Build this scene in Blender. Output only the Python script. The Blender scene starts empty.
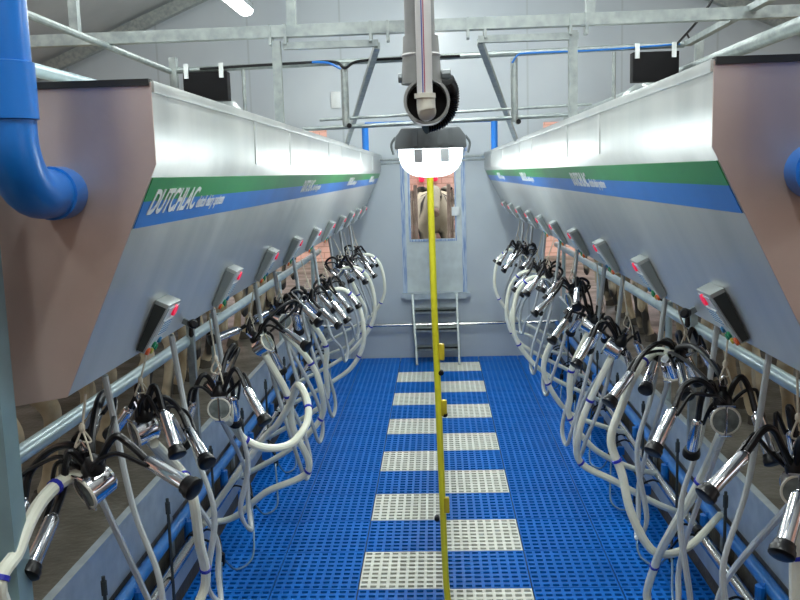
import bpy, math, random
from mathutils import Vector as V, Matrix
R = math.radians
scene = bpy.context.scene
COL = scene.collection
random.seed(7)

# ------------------------------------------------------------------ camera
FOC, YAW, PIT, ROL = 866.6, R(2.547), R(8.297), R(1.65)
CAM = V((0, 0, 2.365))
Fv = V((-math.sin(YAW)*math.cos(PIT), math.cos(YAW)*math.cos(PIT), -math.sin(PIT)))
R0 = V((math.cos(YAW), math.sin(YAW), 0)); U0 = R0.cross(Fv)
Rv = R0*math.cos(ROL) - U0*math.sin(ROL); Uv = U0*math.cos(ROL) + R0*math.sin(ROL)
cd = bpy.data.cameras.new('camera'); cam = bpy.data.objects.new('camera', cd); COL.objects.link(cam)
cam.matrix_world = Matrix(((Rv.x, Uv.x, -Fv.x, CAM.x), (Rv.y, Uv.y, -Fv.y, CAM.y), (Rv.z, Uv.z, -Fv.z, CAM.z), (0, 0, 0, 1)))
cd.sensor_width = 36; cd.lens = FOC/800*36; cd.clip_start = .05; cd.clip_end = 200
scene.camera = cam

def ray(u, v): return Fv*FOC + Rv*(u-400) - Uv*(v-300)
def at(u, v, x=None, y=None, z=None):
    d = ray(u, v)
    if x is not None: t = (x-CAM.x)/d.x
    elif y is not None: t = (y-CAM.y)/d.y
    else: t = (z-CAM.z)/d.z
    return CAM + d*t
def at_len(p, u, v, L, away=False):
    d = ray(u, v).normalized(); w = CAM-p
    b = d.dot(w); c = w.dot(w)-L*L; D = b*b-c
    t = -b if D < 0 else (-b+math.sqrt(D) if away else -b-math.sqrt(D))
    q = CAM+d*t
    return p+(q-p).normalized()*L

# ------------------------------------------------------------------ materials
def mat(name, col, rough=.5, metal=0, col2=None, nscale=8, detail=4, bump=0, bscale=40, stretch=None, emit=None, trans=0,
        coat=0, cr=(.35, .65), alpha=1, rough2=None, spec=None, ior=None):
    m = bpy.data.materials.new(name); m.use_nodes = True
    nt = m.node_tree; b = nt.nodes['Principled BSDF']; L = nt.links
    b.inputs['Base Color'].default_value = (*col, 1); b.inputs['Roughness'].default_value = rough; b.inputs['Metallic'].default_value = metal
    b.inputs['Transmission Weight'].default_value = trans; b.inputs['Coat Weight'].default_value = coat; b.inputs['Alpha'].default_value = alpha
    if spec is not None: b.inputs['Specular IOR Level'].default_value = spec
    if ior: b.inputs['IOR'].default_value = ior
    tc = nt.nodes.new('ShaderNodeTexCoord'); mp = nt.nodes.new('ShaderNodeMapping'); L.new(tc.outputs['Object'], mp.inputs[0])
    if stretch: mp.inputs['Scale'].default_value = stretch
    if col2 is None: col2 = tuple(c*.86 for c in col)
    n = nt.nodes.new('ShaderNodeTexNoise'); n.inputs['Scale'].default_value = nscale; n.inputs['Detail'].default_value = detail
    L.new(mp.outputs[0], n.inputs['Vector'])
    r = nt.nodes.new('ShaderNodeValToRGB'); r.color_ramp.elements[0].position = cr[0]; r.color_ramp.elements[1].position = cr[1]
    r.color_ramp.elements[0].color = (*col2, 1); r.color_ramp.elements[1].color = (*col, 1)
    L.new(n.outputs['Fac'], r.inputs[0]); L.new(r.outputs[0], b.inputs['Base Color'])
    if rough2 is not None:
        mr = nt.nodes.new('ShaderNodeMapRange'); mr.inputs[1].default_value = .3; mr.inputs[2].default_value = .7
        mr.inputs[3].default_value = rough; mr.inputs[4].default_value = rough2
        L.new(n.outputs['Fac'], mr.inputs[0]); L.new(mr.outputs[0], b.inputs['Roughness'])
    if bump:
        n2 = nt.nodes.new('ShaderNodeTexNoise'); n2.inputs['Scale'].default_value = bscale; n2.inputs['Detail'].default_value = 3
        L.new(mp.outputs[0], n2.inputs['Vector'])
        bp = nt.nodes.new('ShaderNodeBump'); bp.inputs['Strength'].default_value = bump; bp.inputs['Distance'].default_value = .02
        L.new(n2.outputs['Fac'], bp.inputs['Height']); L.new(bp.outputs[0], b.inputs['Normal'])
    if emit:
        b.inputs['Emission Color'].default_value = (*emit[0], 1); b.inputs['Emission Strength'].default_value = emit[1]
    return m

def panel_mat(name, col, col2, gap=1.0, rough=.35):
    m = mat(name, col, rough, 0, col2, 1.3, 3)
    nt = m.node_tree; b = nt.nodes['Principled BSDF']; L = nt.links
    tc = nt.nodes.new('ShaderNodeTexCoord'); sp = nt.nodes.new('ShaderNodeSeparateXYZ'); L.new(tc.outputs['Object'], sp.inputs[0])
    w = nt.nodes.new('ShaderNodeMath'); w.operation = 'MULTIPLY'; w.inputs[1].default_value = 1/gap; L.new(sp.outputs[0], w.inputs[0])
    f = nt.nodes.new('ShaderNodeMath'); f.operation = 'FRACT'; L.new(w.outputs[0], f.inputs[0])
    c = nt.nodes.new('ShaderNodeMath'); c.operation = 'LESS_THAN'; c.inputs[1].default_value = .02; L.new(f.outputs[0], c.inputs[0])
    mx = nt.nodes.new('ShaderNodeMixRGB'); mx.inputs[2].default_value = (*[k*.8 for k in col], 1)
    src = b.inputs['Base Color'].links[0].from_socket
    L.new(c.outputs[0], mx.inputs[0]); L.new(src, mx.inputs[1]); L.new(mx.outputs[0], b.inputs['Base Color'])
    return m

def brick_mat(name, c1, c2, mort):
    m = mat(name, c1, .85); nt = m.node_tree; b = nt.nodes['Principled BSDF']; L = nt.links
    tc = nt.nodes.new('ShaderNodeTexCoord'); mp = nt.nodes.new('ShaderNodeMapping'); L.new(tc.outputs['Object'], mp.inputs[0])
    mp.inputs['Rotation'].default_value = (R(90), 0, 0)
    k = nt.nodes.new('ShaderNodeTexBrick'); k.inputs['Color1'].default_value = (*c1, 1); k.inputs['Color2'].default_value = (*c2, 1)
    k.inputs['Mortar'].default_value = (*mort, 1); k.inputs['Scale'].default_value = 2.2; k.inputs['Mortar Size'].default_value = .02
    L.new(mp.outputs[0], k.inputs['Vector']); L.new(k.outputs[0], b.inputs['Base Color'])
    return m

M = dict(
    wall=panel_mat('wall_panel_paint', (.47, .53, .57), (.43, .49, .54), 1.15, .3),
    roof=mat('roof_sheet', (.42, .45, .46), .6, 0, (.37, .4, .41), 2),
    salmon=brick_mat('salmon_block', (.72, .42, .33), (.66, .37, .29), (.5, .27, .2)),
    brown=mat('brown_block', (.42, .27, .21), .85, 0, (.34, .21, .165), 2),
    endm=mat('end_sheet_painted_reflection', (.56, .46, .42), .42, .7, (.45, .37, .33), 3, 6, .05, 3, rough2=.55),  # brown tint paints the reflected surroundings into the steel colour
    concrete=mat('wet_concrete', (.16, .15, .125), .55, 0, (.07, .062, .045), 3.2, 8, .3, 30, rough2=.3),
    pit=mat('pit_concrete', (.012, .016, .024), .6),
    curb=mat('curb_concrete', (.12, .11, .1), .7, 0, (.06, .055, .05), 6, 8, .3),
    sheet=mat('brushed_stainless', (.6, .63, .62), .32, .62, (.52, .56, .555), 3.5, 4, .05, 1.8, (.25, 2.2, .25), rough2=.45),
    galv=mat('galvanised_steel', (.38, .42, .41), .45, .7, (.26, .3, .3), 25, 5, rough2=.55),
    galvd=mat('galvanised_plate', (.5, .57, .6), .42, .45, (.38, .45, .49), 9, 6, rough2=.5),
    rail=mat('painted_rail', (.45, .56, .58), .35, .35, (.36, .47, .5), 12, 5),
    chrome=mat('polished_steel', (.78, .77, .8), .12, 1, (.7, .7, .73), 5),
    pipe=mat('stainless_pipe', (.62, .62, .6), .2, 1, (.52, .52, .5), 6),
    rubber=mat('black_rubber', (.005, .005, .006), .36, 0, (.003, .003, .004), 6, spec=.35),
    black=mat('black_plastic', (.006, .006, .007), .8, spec=.2),
    edge=mat('black_edging', (.01, .011, .01), .6),
    hose=mat('milky_hose', (.8, .82, .7), .28, 0, (.7, .72, .6), 7, coat=.3),
    tube=mat('clear_tube', (.68, .73, .74), .22, 0, (.58, .64, .66), 5, trans=.25, coat=.3),
    thin=mat('thin_clear_tube', (.3, .48, .66), .25, 0, trans=.5),
    band=mat('blue_tie', (.02, .03, .42), .4),
    cord=mat('dirty_white_cord', (.62, .58, .48), .9, 0, (.48, .44, .35), 60),
    blue=mat('blue_pipe_plastic', (.008, .16, .56), .3, 0, (.006, .14, .5), 3, coat=.15),
    post=mat('shaded_post_paint', (.22, .34, .38), .4, .3),  # darker than the rail paint: the post's shade is put into its colour
    blue2=mat('bright_blue_pipe', (.02, .2, .62), .3, 0, (.015, .16, .5), 6),
    tileb=mat('blue_tile_plastic', (.006, .17, .64), .42, 0, (.005, .14, .56), 2.0, spec=.15),
    tilew=mat('white_tile_plastic', (.86, .87, .78), .4, 0, (.78, .79, .7), 9, spec=.3),
    green=mat('green_sticker', (.03, .32, .085), .32, 0, (.02, .27, .07), 4),
    bluest=mat('blue_sticker', (.03, .21, .66), .32, 0, (.025, .18, .58), 4),
    white=mat('white_lettering', (.85, .86, .84), .5),
    grey=mat('grey_plastic', (.2, .23, .24), .5), lgrey=mat('light_grey_casing', (.42, .46, .46), .38, .3),
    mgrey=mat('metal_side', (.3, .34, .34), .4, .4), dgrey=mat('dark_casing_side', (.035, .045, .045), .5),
    face=mat('meter_face', (.55, .62, .66), .3),
    red=mat('red_lamp', (.75, .01, .06), .4, emit=((1, .02, .08), .25)), orange=mat('orange_key', (.75, .13, .03), .45),
    gkey=mat('green_key', (.01, .3, .12), .45), ykey=mat('yellow_key', (.6, .5, .08), .45), bkey=mat('blue_key', (.03, .2, .4), .45),
    pvc=mat('grey_pvc', (.3, .31, .3), .4, 0, (.24, .25, .24), 14), ppr=mat('white_ppr', (.68, .68, .66), .35), cap=mat('cream_ppr', (.66, .65, .56), .4),
    stripe_b=mat('blue_line', (.06, .09, .4), .4), stripe_r=mat('red_line', (.4, .04, .1), .4), dark=mat('pipe_inside_shade', (.008, .008, .008), .8),  # near-black lining colour paints the shade inside the socket
    yellow=mat('yellow_hose', (.88, .82, .03), .45, 0, (.76, .68, .02), 5),
    yel2=mat('yellow_fitting', (.65, .5, .02), .45),
    lamp=mat('lit_diffuser', (.9, .95, .95), .4, emit=((.9, .98, 1), 2.2)), tubel=mat('lit_tube', (.9, .95, .95), .4, emit=((.92, .98, 1), 9)),
    lhold=mat('lamp_holder_plastic', (.8, .88, .9), .5),
    door=mat('door_panel', (.55, .62, .62), .4), film=mat('blue_film_trim', (.17, .27, .5), .4, 0, (.45, .55, .66), 40, 4, cr=(.4, .6), stretch=(2.2, 1, .12)),
    glass=mat('window_glass', (.95, .97, 1), .03, 0, trans=1, ior=1.01, spec=.1),
    clear=mat('claw_glass', (.22, .25, .24), .12, 0, (.12, .14, .13), 30),
    hide=mat('dairy_hide', (.62, .52, .36), .85, 0, (.03, .026, .022), 1.7, 3, cr=(.44, .5)),
    hidec=mat('cream_hide', (.55, .46, .31), .85, 0, (.24, .16, .08), 4, 6, cr=(.3, .6)),
    udder=mat('udder_skin', (.5, .32, .24), .7), hoof=mat('hoof_horn', (.06, .05, .035), .7),
    gate=mat('brown_gate_tube', (.5, .36, .27), .5, .3), paper=mat('white_plate', (.75, .8, .8), .5),
    sky=mat('yard_ground', (.4, .33, .27), .9),
)

# ------------------------------------------------------------------ mesh builder
class MB:
    def __init__(s): s.v = []; s.f = []
    def add(s, vs, fs):
        o = len(s.v); s.v += [V(p) for p in vs]; s.f += [tuple(i+o for i in f) for f in fs]; return s
    def box(s, a, b):
        (x0, y0, z0), (x1, y1, z1) = a, b
        x0, x1 = sorted((x0, x1)); y0, y1 = sorted((y0, y1)); z0, z1 = sorted((z0, z1))
        return s.add([(x0, y0, z0), (x1, y0, z0), (x1, y1, z0), (x0, y1, z0), (x0, y0, z1), (x1, y0, z1), (x1, y1, z1), (x0, y1, z1)],
                     [(0, 3, 2, 1), (4, 5, 6, 7), (0, 1, 5, 4), (1, 2, 6, 5), (2, 3, 7, 6), (3, 0, 4, 7)])
    def bar(s, a, b, w, h, up=(0, 0, 1)):           # rectangular bar between two points
        a, b = V(a), V(b); d = (b-a).normalized(); up = V(up)
        if abs(d.dot(up)) > .95: up = V((0, 1, 0))
        sx = d.cross(up).normalized(); sy = sx.cross(d)
        c = [sx*w/2*i+sy*h/2*j for i, j in ((-1, -1), (1, -1), (1, 1), (-1, 1))]
        return s.add([a+k for k in c]+[b+k for k in c], [(3, 2, 1, 0), (4, 5, 6, 7), (0, 1, 5, 4), (1, 2, 6, 5), (2, 3, 7, 6), (3, 0, 4, 7)])
    def prof(s, poly, y0, y1):                      # (x, z) polygon extruded along y
        n = len(poly)
        return s.add([(x, y0, z) for x, z in poly]+[(x, y1, z) for x, z in poly],
                     [tuple(range(n)), tuple(range(2*n-1, n-1, -1))]+[(i, i+n, (i+1) % n+n, (i+1) % n) for i in range(n)])
    def tube(s, pts, r, n=10, caps=True):
        pts = [V(p) for p in pts]; rs = r if isinstance(r, (list, tuple)) else [r]*len(pts)
        up = V((0, 0, 1)); fr = None; rings = []
        for i, p in enumerate(pts):
            d = (pts[min(i+1, len(pts)-1)]-pts[max(i-1, 0)]).normalized()
            if fr is None:
                fr = d.cross(up if abs(d.z) < .9 else V((0, 1, 0))).normalized()
            else:
                fr = (fr-d*fr.dot(d)).normalized()
            g = d.cross(fr)
            rings.append([p+(fr*math.cos(2*math.pi*k/n)+g*math.sin(2*math.pi*k/n))*rs[i] for k in range(n)])
        vs = [q for ring in rings for q in ring]; fs = []
        for i in range(len(pts)-1):
            for k in range(n):
                a = i*n+k; b = i*n+(k+1) % n; fs.append((a, b, b+n, a+n))
        if caps: fs += [tuple(range(n-1, -1, -1)), tuple(range((len(pts)-1)*n, len(pts)*n))]
        return s.add(vs, fs)
    def lathe(s, p, d, prof, n=16):                 # prof: (distance along d, radius)
        p, d = V(p), V(d).normalized()
        return s.tube([p+d*t for t, _ in prof], [max(r, 1e-4) for _, r in prof], n) if all(prof[i][0] != prof[i+1][0] for i in range(len(prof)-1)) else s._lathe(p, d, prof, n)
    def _lathe(s, p, d, prof, n):
        a = d.cross(V((0, 0, 1)) if abs(d.z) < .9 else V((0, 1, 0))).normalized(); g = d.cross(a)
        vs = [p+d*t+(a*math.cos(2*math.pi*k/n)+g*math.sin(2*math.pi*k/n))*r for t, r in prof for k in range(n)]
        fs = [(i*n+k, i*n+(k+1) % n, (i+1)*n+(k+1) % n, (i+1)*n+k) for i in range(len(prof)-1) for k in range(n)]
        return s.add(vs, fs)
    def ring(s, c, d, rad, r, n=20, m=6):
        c, d = V(c), V(d).normalized(); a = d.cross(V((0, 0, 1)) if abs(d.z) < .9 else V((0, 1, 0))).normalized(); g = d.cross(a)
        vs = []; fs = []
        for i in range(n):
            o = a*math.cos(2*math.pi*i/n)+g*math.sin(2*math.pi*i/n)
            for j in range(m):
                vs.append(c+o*(rad+r*math.cos(2*math.pi*j/m))+d*r*math.sin(2*math.pi*j/m))
                fs.append((i*m+j, ((i+1) % n)*m+j, ((i+1) % n)*m+(j+1) % m, i*m+(j+1) % m))
        return s.add(vs, fs)
    def build(s, name, m, parent=None, smooth=True, bevel=0, ang=35):
        o0 = parent_origin(parent)
        me = bpy.data.meshes.new(name); me.from_pydata([p-o0 for p in s.v], [], s.f); me.update()
        import bmesh
        bm = bmesh.new(); bm.from_mesh(me); bmesh.ops.recalc_face_normals(bm, faces=bm.faces)
        if bevel: bmesh.ops.bevel(bm, geom=[e for e in bm.edges if len(e.link_faces) == 2 and e.calc_face_angle(0) > .6], offset=bevel, segments=2, affect='EDGES', profile=.6)
        bm.to_mesh(me); bm.free()
        if smooth:
            me.polygons.foreach_set('use_smooth', [True]*len(me.polygons)); me.set_sharp_from_angle(angle=R(ang))
        me.materials.append(m)
        o = bpy.data.objects.new(name, me); COL.objects.link(o)
        if parent: o.parent = parent
        return o
ORI = {}
def parent_origin(p):
    if p is None: return V((0, 0, 0))
    o = V((0, 0, 0))
    while p is not None: o += p.location; p = p.parent
    return o
def tag(o, label=None, cat=None, group=None, kind=None):
    for k, v in (('label', label), ('category', cat), ('group', group), ('kind', kind)):
        if v: o[k] = v
    return o
def thing(name, loc, label, cat, group=None):
    o = bpy.data.objects.new(name, None); COL.objects.link(o); o.location = V(loc); o.empty_display_size = .1
    return tag(o, label, cat, group)
def struct(name, mb, m, **k): return tag(mb.build(name, m, **k), kind='structure')
def copy_tree(o, parent=None):
    c = o.copy(); COL.objects.link(c)
    if parent: c.parent = parent
    for ch in list(o.children): copy_tree(ch, c)
    return c
def spline(pts, k=6):
    P = [V(p) for p in pts]; P = [P[0]*2-P[1]]+P+[P[-1]*2-P[-2]]; out = []
    for i in range(1, len(P)-2):
        a, b, c, d = P[i-1:i+3]
        for j in range(k):
            t = j/k
            out.append(.5*((2*b)+(c-a)*t+(2*a-5*b+4*c-d)*t*t+(3*b-a-3*c+d)*t**3))
    return out+[P[-2]]
ORD = ['nearest', 'second nearest', 'third nearest', 'fourth nearest', 'fifth nearest', 'sixth nearest', 'seventh nearest', 'eighth nearest', 'ninth nearest', 'farthest']
SIDE = {-1: 'left', 1: 'right'}

# ------------------------------------------------------------------ setting
YW = 11.02; PZ = .74
struct('floor', MB().box((-1.6, -3, -.2), (1.6, YW, -.05)), M['pit'], smooth=False)
for s, n in ((-1, 'left'), (1, 'right')):
    struct('floor_platform_'+n, MB().box((s*1.56, -3, -.2), (s*5.2, 18, PZ)), M['concrete'], smooth=False)
    w = MB().box((s*5.2, -3, -.2), (s*5.35, YW+.15, .9)).box((s*5.2, -3, 2.3), (s*5.35, YW+.15, 3.7))
    for y in (-3, 1, 5, 9): w.box((s*5.2, y, .9), (s*5.35, y+1.6, 2.3))
    w.box((s*5.2, 10.6, .9), (s*5.35, YW+.15, 2.3))
    struct('wall_'+n, w, M['salmon'], smooth=False)
    struct('trim_curb_'+n, MB().box((s*1.505, 1.0, -.05), (s*1.56, YW, .11)), M['curb'])
# end wall: centre panel with door opening, wings beyond the cow openings, gable above
dx0, dx1, dz0, dz1 = -.40, .33, .86, 2.62
w = MB().box((-1.56, YW, -.2), (1.56, YW+.12, dz0)).box((-1.35, YW, dz0), (dx0, YW+.12, 2.95)).box((dx1, YW, dz0), (1.35, YW+.12, 2.95)).box((dx0, YW, dz1), (dx1, YW+.12, 2.95))
w.prof([(-5.3, 2.95), (5.3, 2.95), (5.3, 3.6), (0, 5.75), (-5.3, 3.6)], YW, YW+.12)
for s in (-1, 1): w.box((s*3.0, YW, PZ), (s*5.3, YW+.12, 2.95))
struct('wall_back', w, M['wall'], smooth=False)
for s, n in ((-1, 'left'), (1, 'right')):
    struct('ceiling_'+n, MB().add([(s*5.5, -3.1, 3.52), (0, -3.1, 5.75), (0, YW+.3, 5.75), (s*5.5, YW+.3, 3.52), (s*5.5, -3.1, 3.6), (0, -3.1, 5.83), (0, YW+.3, 5.83), (s*5.5, YW+.3, 3.6)],
        [(0, 1, 2, 3), (7, 6, 5, 4), (0, 4, 5, 1), (2, 6, 7, 3), (0, 3, 7, 4), (1, 5, 6, 2)]), M['roof'], smooth=False)
    b = MB()
    for y in (10.6, 7.6, 4.6, 1.6): b.bar((s*5.2, y, 3.52), (s*.03, y, 5.62), .1, .14)
    struct('trim_rafter_'+n, b, M['galv'])
# wall behind the photographer
struct('wall_front', MB().box((-5.3, -3.15, -.2), (5.3, -3, 3.6)).prof([(-5.3, 3.6), (5.3, 3.6), (0, 5.75)], -3.15, -3), M['brown'], smooth=False)
struct('ground', MB().box((-40, -30, -.4), (40, 40, -.21)), M['sky'], smooth=False)
struct('wall_yard', MB().box((-9, 16.5, -.2), (9, 16.7, 3.6)), M['salmon'], smooth=False)
struct('floor_yard', MB().box((-1.56, YW+.12, -.2), (1.56, 18, PZ)), M['concrete'], smooth=False)

# ------------------------------------------------------------------ floor tiles
TS = .5
def tile_mesh(name, m, ny=9, depth=TS):
    mb = MB(); g = .004
    def axis(n, hole, L):
        p = (L-2*g)/n; e = [g]
        for i in range(n):
            c = g+p*(i+.5); e += [c-hole/2, c+hole/2]
        return e+[L-g]
    xs = axis(9, .037, TS); ys = axis(ny, .028, depth); h = .012
    idx = {}
    vs = []; fs = []
    for z in (0, -h):
        for j, y in enumerate(ys):
            for i, x in enumerate(xs): idx[i, j, z] = len(vs); vs.append((x, y, z))
    solid = lambda i, j: 0 <= i < len(xs)-1 and 0 <= j < len(ys)-1 and not (i % 2 == 1 and j % 2 == 1)
    for i in range(len(xs)-1):
        for j in range(len(ys)-1):
            if not solid(i, j): continue
            fs.append((idx[i, j, 0], idx[i+1, j, 0], idx[i+1, j+1, 0], idx[i, j+1, 0]))
            for di, dj, a, b in ((-1, 0, (i, j), (i, j+1)), (1, 0, (i+1, j), (i+1, j+1)), (0, -1, (i, j), (i+1, j)), (0, 1, (i, j+1), (i+1, j+1))):
                if not solid(i+di, j+dj): fs.append((idx[(*a, 0)], idx[(*b, 0)], idx[(*b, -h)], idx[(*a, -h)]))
    me = bpy.data.meshes.new(name); me.from_pydata(vs, [], fs); me.update(); me.materials.append(m); return me
tb = tile_mesh('blue_tile', M['tileb']); tw = tile_mesh('white_tile', M['tilew']); tshort = tile_mesh('blue_tile_cut', M['tileb'], 5, .325)
wl = wr = 0
for k in range(-1, 17):
    for c in range(-3, 3):
        white = k >= 0 and ((c == 0 and k % 2 == 0) or (c == -1 and k % 2 == 1))
        o = bpy.data.objects.new('perforated_tile', tw if white else (tb if k >= 0 else tshort)); COL.objects.link(o)
        o.location = (.001+c*TS, 10.689-(k+1)*TS if k >= 0 else 10.69, 0)
        if k < 0: o.scale = (1, 1, 1)
        if white:
            if c == 0: i = wr; wr += 1; sd = 'right of the yellow hose'
            else: i = wl; wl += 1; sd = 'left of the yellow hose'
            nth = ['farthest', 'second farthest', 'third farthest', 'fourth farthest', 'fifth farthest', 'sixth farthest', 'seventh farthest', 'eighth farthest', 'ninth farthest'][i]
            tag(o, 'white perforated plastic floor tile, %s in the column %s' % (nth, sd), 'floor tile', 'white perforated floor tiles')
        else: tag(o, 'blue perforated plastic floor tile covering the pit floor', 'floor tile', 'blue perforated floor tiles')

# ------------------------------------------------------------------ pit sides: pipes, plate, rods
XS = {-1: dict(plate=1.52, rail=1.5), 1: dict(plate=1.52, rail=1.5)}
Y0, Y1 = .8, 10.9
for s in (-1, 1):
    sd = SIDE[s]
    t = thing('kerb_plate', (s*1.53, 2, .45), 'long galvanised kerb plate with folded lip along the %s pit edge' % sd, 'kerb plate', 'kerb plates')
    MB().box((s*1.54, Y0, .47), (s*1.555, Y1, PZ+.03)).build('plate', M['galvd'], t)
    MB().box((s*1.515, Y0, PZ+.015), (s*1.555, Y1, PZ+.035)).build('lip', M['galvd'], t)
    for i in range(7): MB().box((s*1.535, 1.6+i*1.5, .1), (s*1.555, 1.64+i*1.5, .47)).build('bracket', M['galvd'], t)
    m = MB().tube([(s*1.42, Y0, .345), (s*1.42, Y1, .345)], .033, 14)
    t = tag(m.build('milk_line', M['pipe']), 'stainless steel milk line running low along the %s pit side' % sd, 'pipe', 'milk lines')
    for i in range(4): MB().tube([(s*1.42, 2.0+i*2.6, .345), (s*1.42, 2.06+i*2.6, .345)], .039, 14).build('coupling', M['rubber'], t)
    t = tag(MB().tube([(s*1.5, Y0, .435), (s*1.5, Y1, .435)], .034, 14).build('vacuum_line', M['blue2']), 'bright blue plastic line above the stainless milk line on the %s side' % sd, 'pipe', 'blue vacuum lines')
    for i in range(12): MB().tube([(s*1.455, 1.3+i*.84, .44), (s*1.455, 1.3+i*.84, .32)], .027, 10).tube([(s*1.5, 1.3+i*.84, .435), (s*1.455, 1.3+i*.84, .44)], .018, 10).build('branch', M['blue'], t)
    tag(MB().box((s*1.46, Y0, .14), (s*1.504, Y1, .27)).build('pipe_tray', M['galvd']), 'galvanised channel under the %s milk line' % sd, 'tray', 'pipe trays')
    for i in range(9):
        y = 2.42+i*.85
        t = tag(MB().tube([(s*1.385, y, .78), (s*1.385, y, .17)], .008, 8).tube([(s*1.385, y, .7), (s*1.385, y, .76)], .013, 8).build('control_rod', M['dgrey']),
                'thin dark upright rod on the %s kerb plate, %s to the camera' % (sd, ORD[i] if i else 'nearest'), 'rod', 'upright rods on the kerb plates')
        MB().box((s*1.37, y-.02, .12), (s*1.44, y+.02, .18)).build('clamp', M['blue'], t)
    # thin wash tube looping from junction to junction above the floor
    t = thing('wash_tube', (s*1.3, 3, .2), 'thin clear wash tube sagging in loops along the %s edge of the blue floor' % sd, 'tube', 'thin wash tubes')
    jy = [2.95+i*.85 for i in range(9)]; pts = []
    for i, y in enumerate(jy):
        pts.append((s*1.27, y, .2))
        if i < len(jy)-1: pts += [(s*1.24, y+.2, .05), (s*1.2, y+.45, .007), (s*1.24, y+.7, .06)]
    MB().tube(spline(pts, 5), .007, 8).build('clear_tube', M['thin'], t)
    for y in jy:
        j = MB().lathe((s*1.27, y, .17), (0, 0, 1), [(0, .012), (.03, .02), (.07, .02), (.08, .01)], 8).build('junction', M['rubber'], t)
        for dy in (-.07, .07): MB().tube(spline([(s*1.27, y, .25), (s*1.3, y+dy*.8, .33), (s*1.36, y+dy, .36), (s*1.405, y+dy, .34)], 4), .007, 6).build('black_tube', M['rubber'], j)

# ------------------------------------------------------------------ rump rails
for s in (-1, 1):
    z = 1.415 if s < 0 else 1.43
    t = thing('rump_rail', (s*1.5, 6, PZ), 'long pale steel rail behind the cows on the %s platform' % SIDE[s], 'rail', 'rump rails')
    MB().tube([(s*1.5, 1.2, z), (s*1.5, 10.95, z)], .032, 14).build('tube', M['rail'], t)
    for y in (1.4, 5.9, 8.45, 10.8): MB().tube([(s*1.57, y, PZ), (s*1.57, y, z+.02)], .024, 10).bar((s*1.48, y, z), (s*1.59, y, z), .03, .05).build('post', M['rail'], t)

# ------------------------------------------------------------------ cabinets
CAB = {-1: dict(xt=-.68, xb=-.95, xo=-1.42, zt=2.6, zm=2.405, zb=1.825, y0=2.12), 1: dict(xt=.615, xb=.897, xo=1.40, zt=2.59, zm=2.405, zb=1.848, y0=1.985)}
def plane_pt(s, f, y, off=0):       # f 0 at the fold, 1 at the bottom edge of the slanted face
    c = CAB[s]; a = V((c['xt'], y, c['zm'])); b = V((c['xb'], y, c['zb'])); d = (b-a).normalized(); n = V((-s*abs(d.z), 0, -abs(d.x)))
    return a+(b-a)*f+n*off
def text_mesh(txt, shear, bold):
    cu = bpy.data.curves.new('t', 'FONT'); cu.body = txt; cu.shear = shear; cu.offset = bold; cu.extrude = .02; cu.size = 1
    o = bpy.data.objects.new('t', cu); COL.objects.link(o); bpy.context.view_layer.update()
    me = bpy.data.meshes.new_from_object(o.evaluated_get(bpy.context.evaluated_depsgraph_get()))
    bpy.data.objects.remove(o); return me
T1 = text_mesh('DUTCHLAC', .35, .02); T2 = text_mesh('dutch dairy system', .35, .008)
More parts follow.
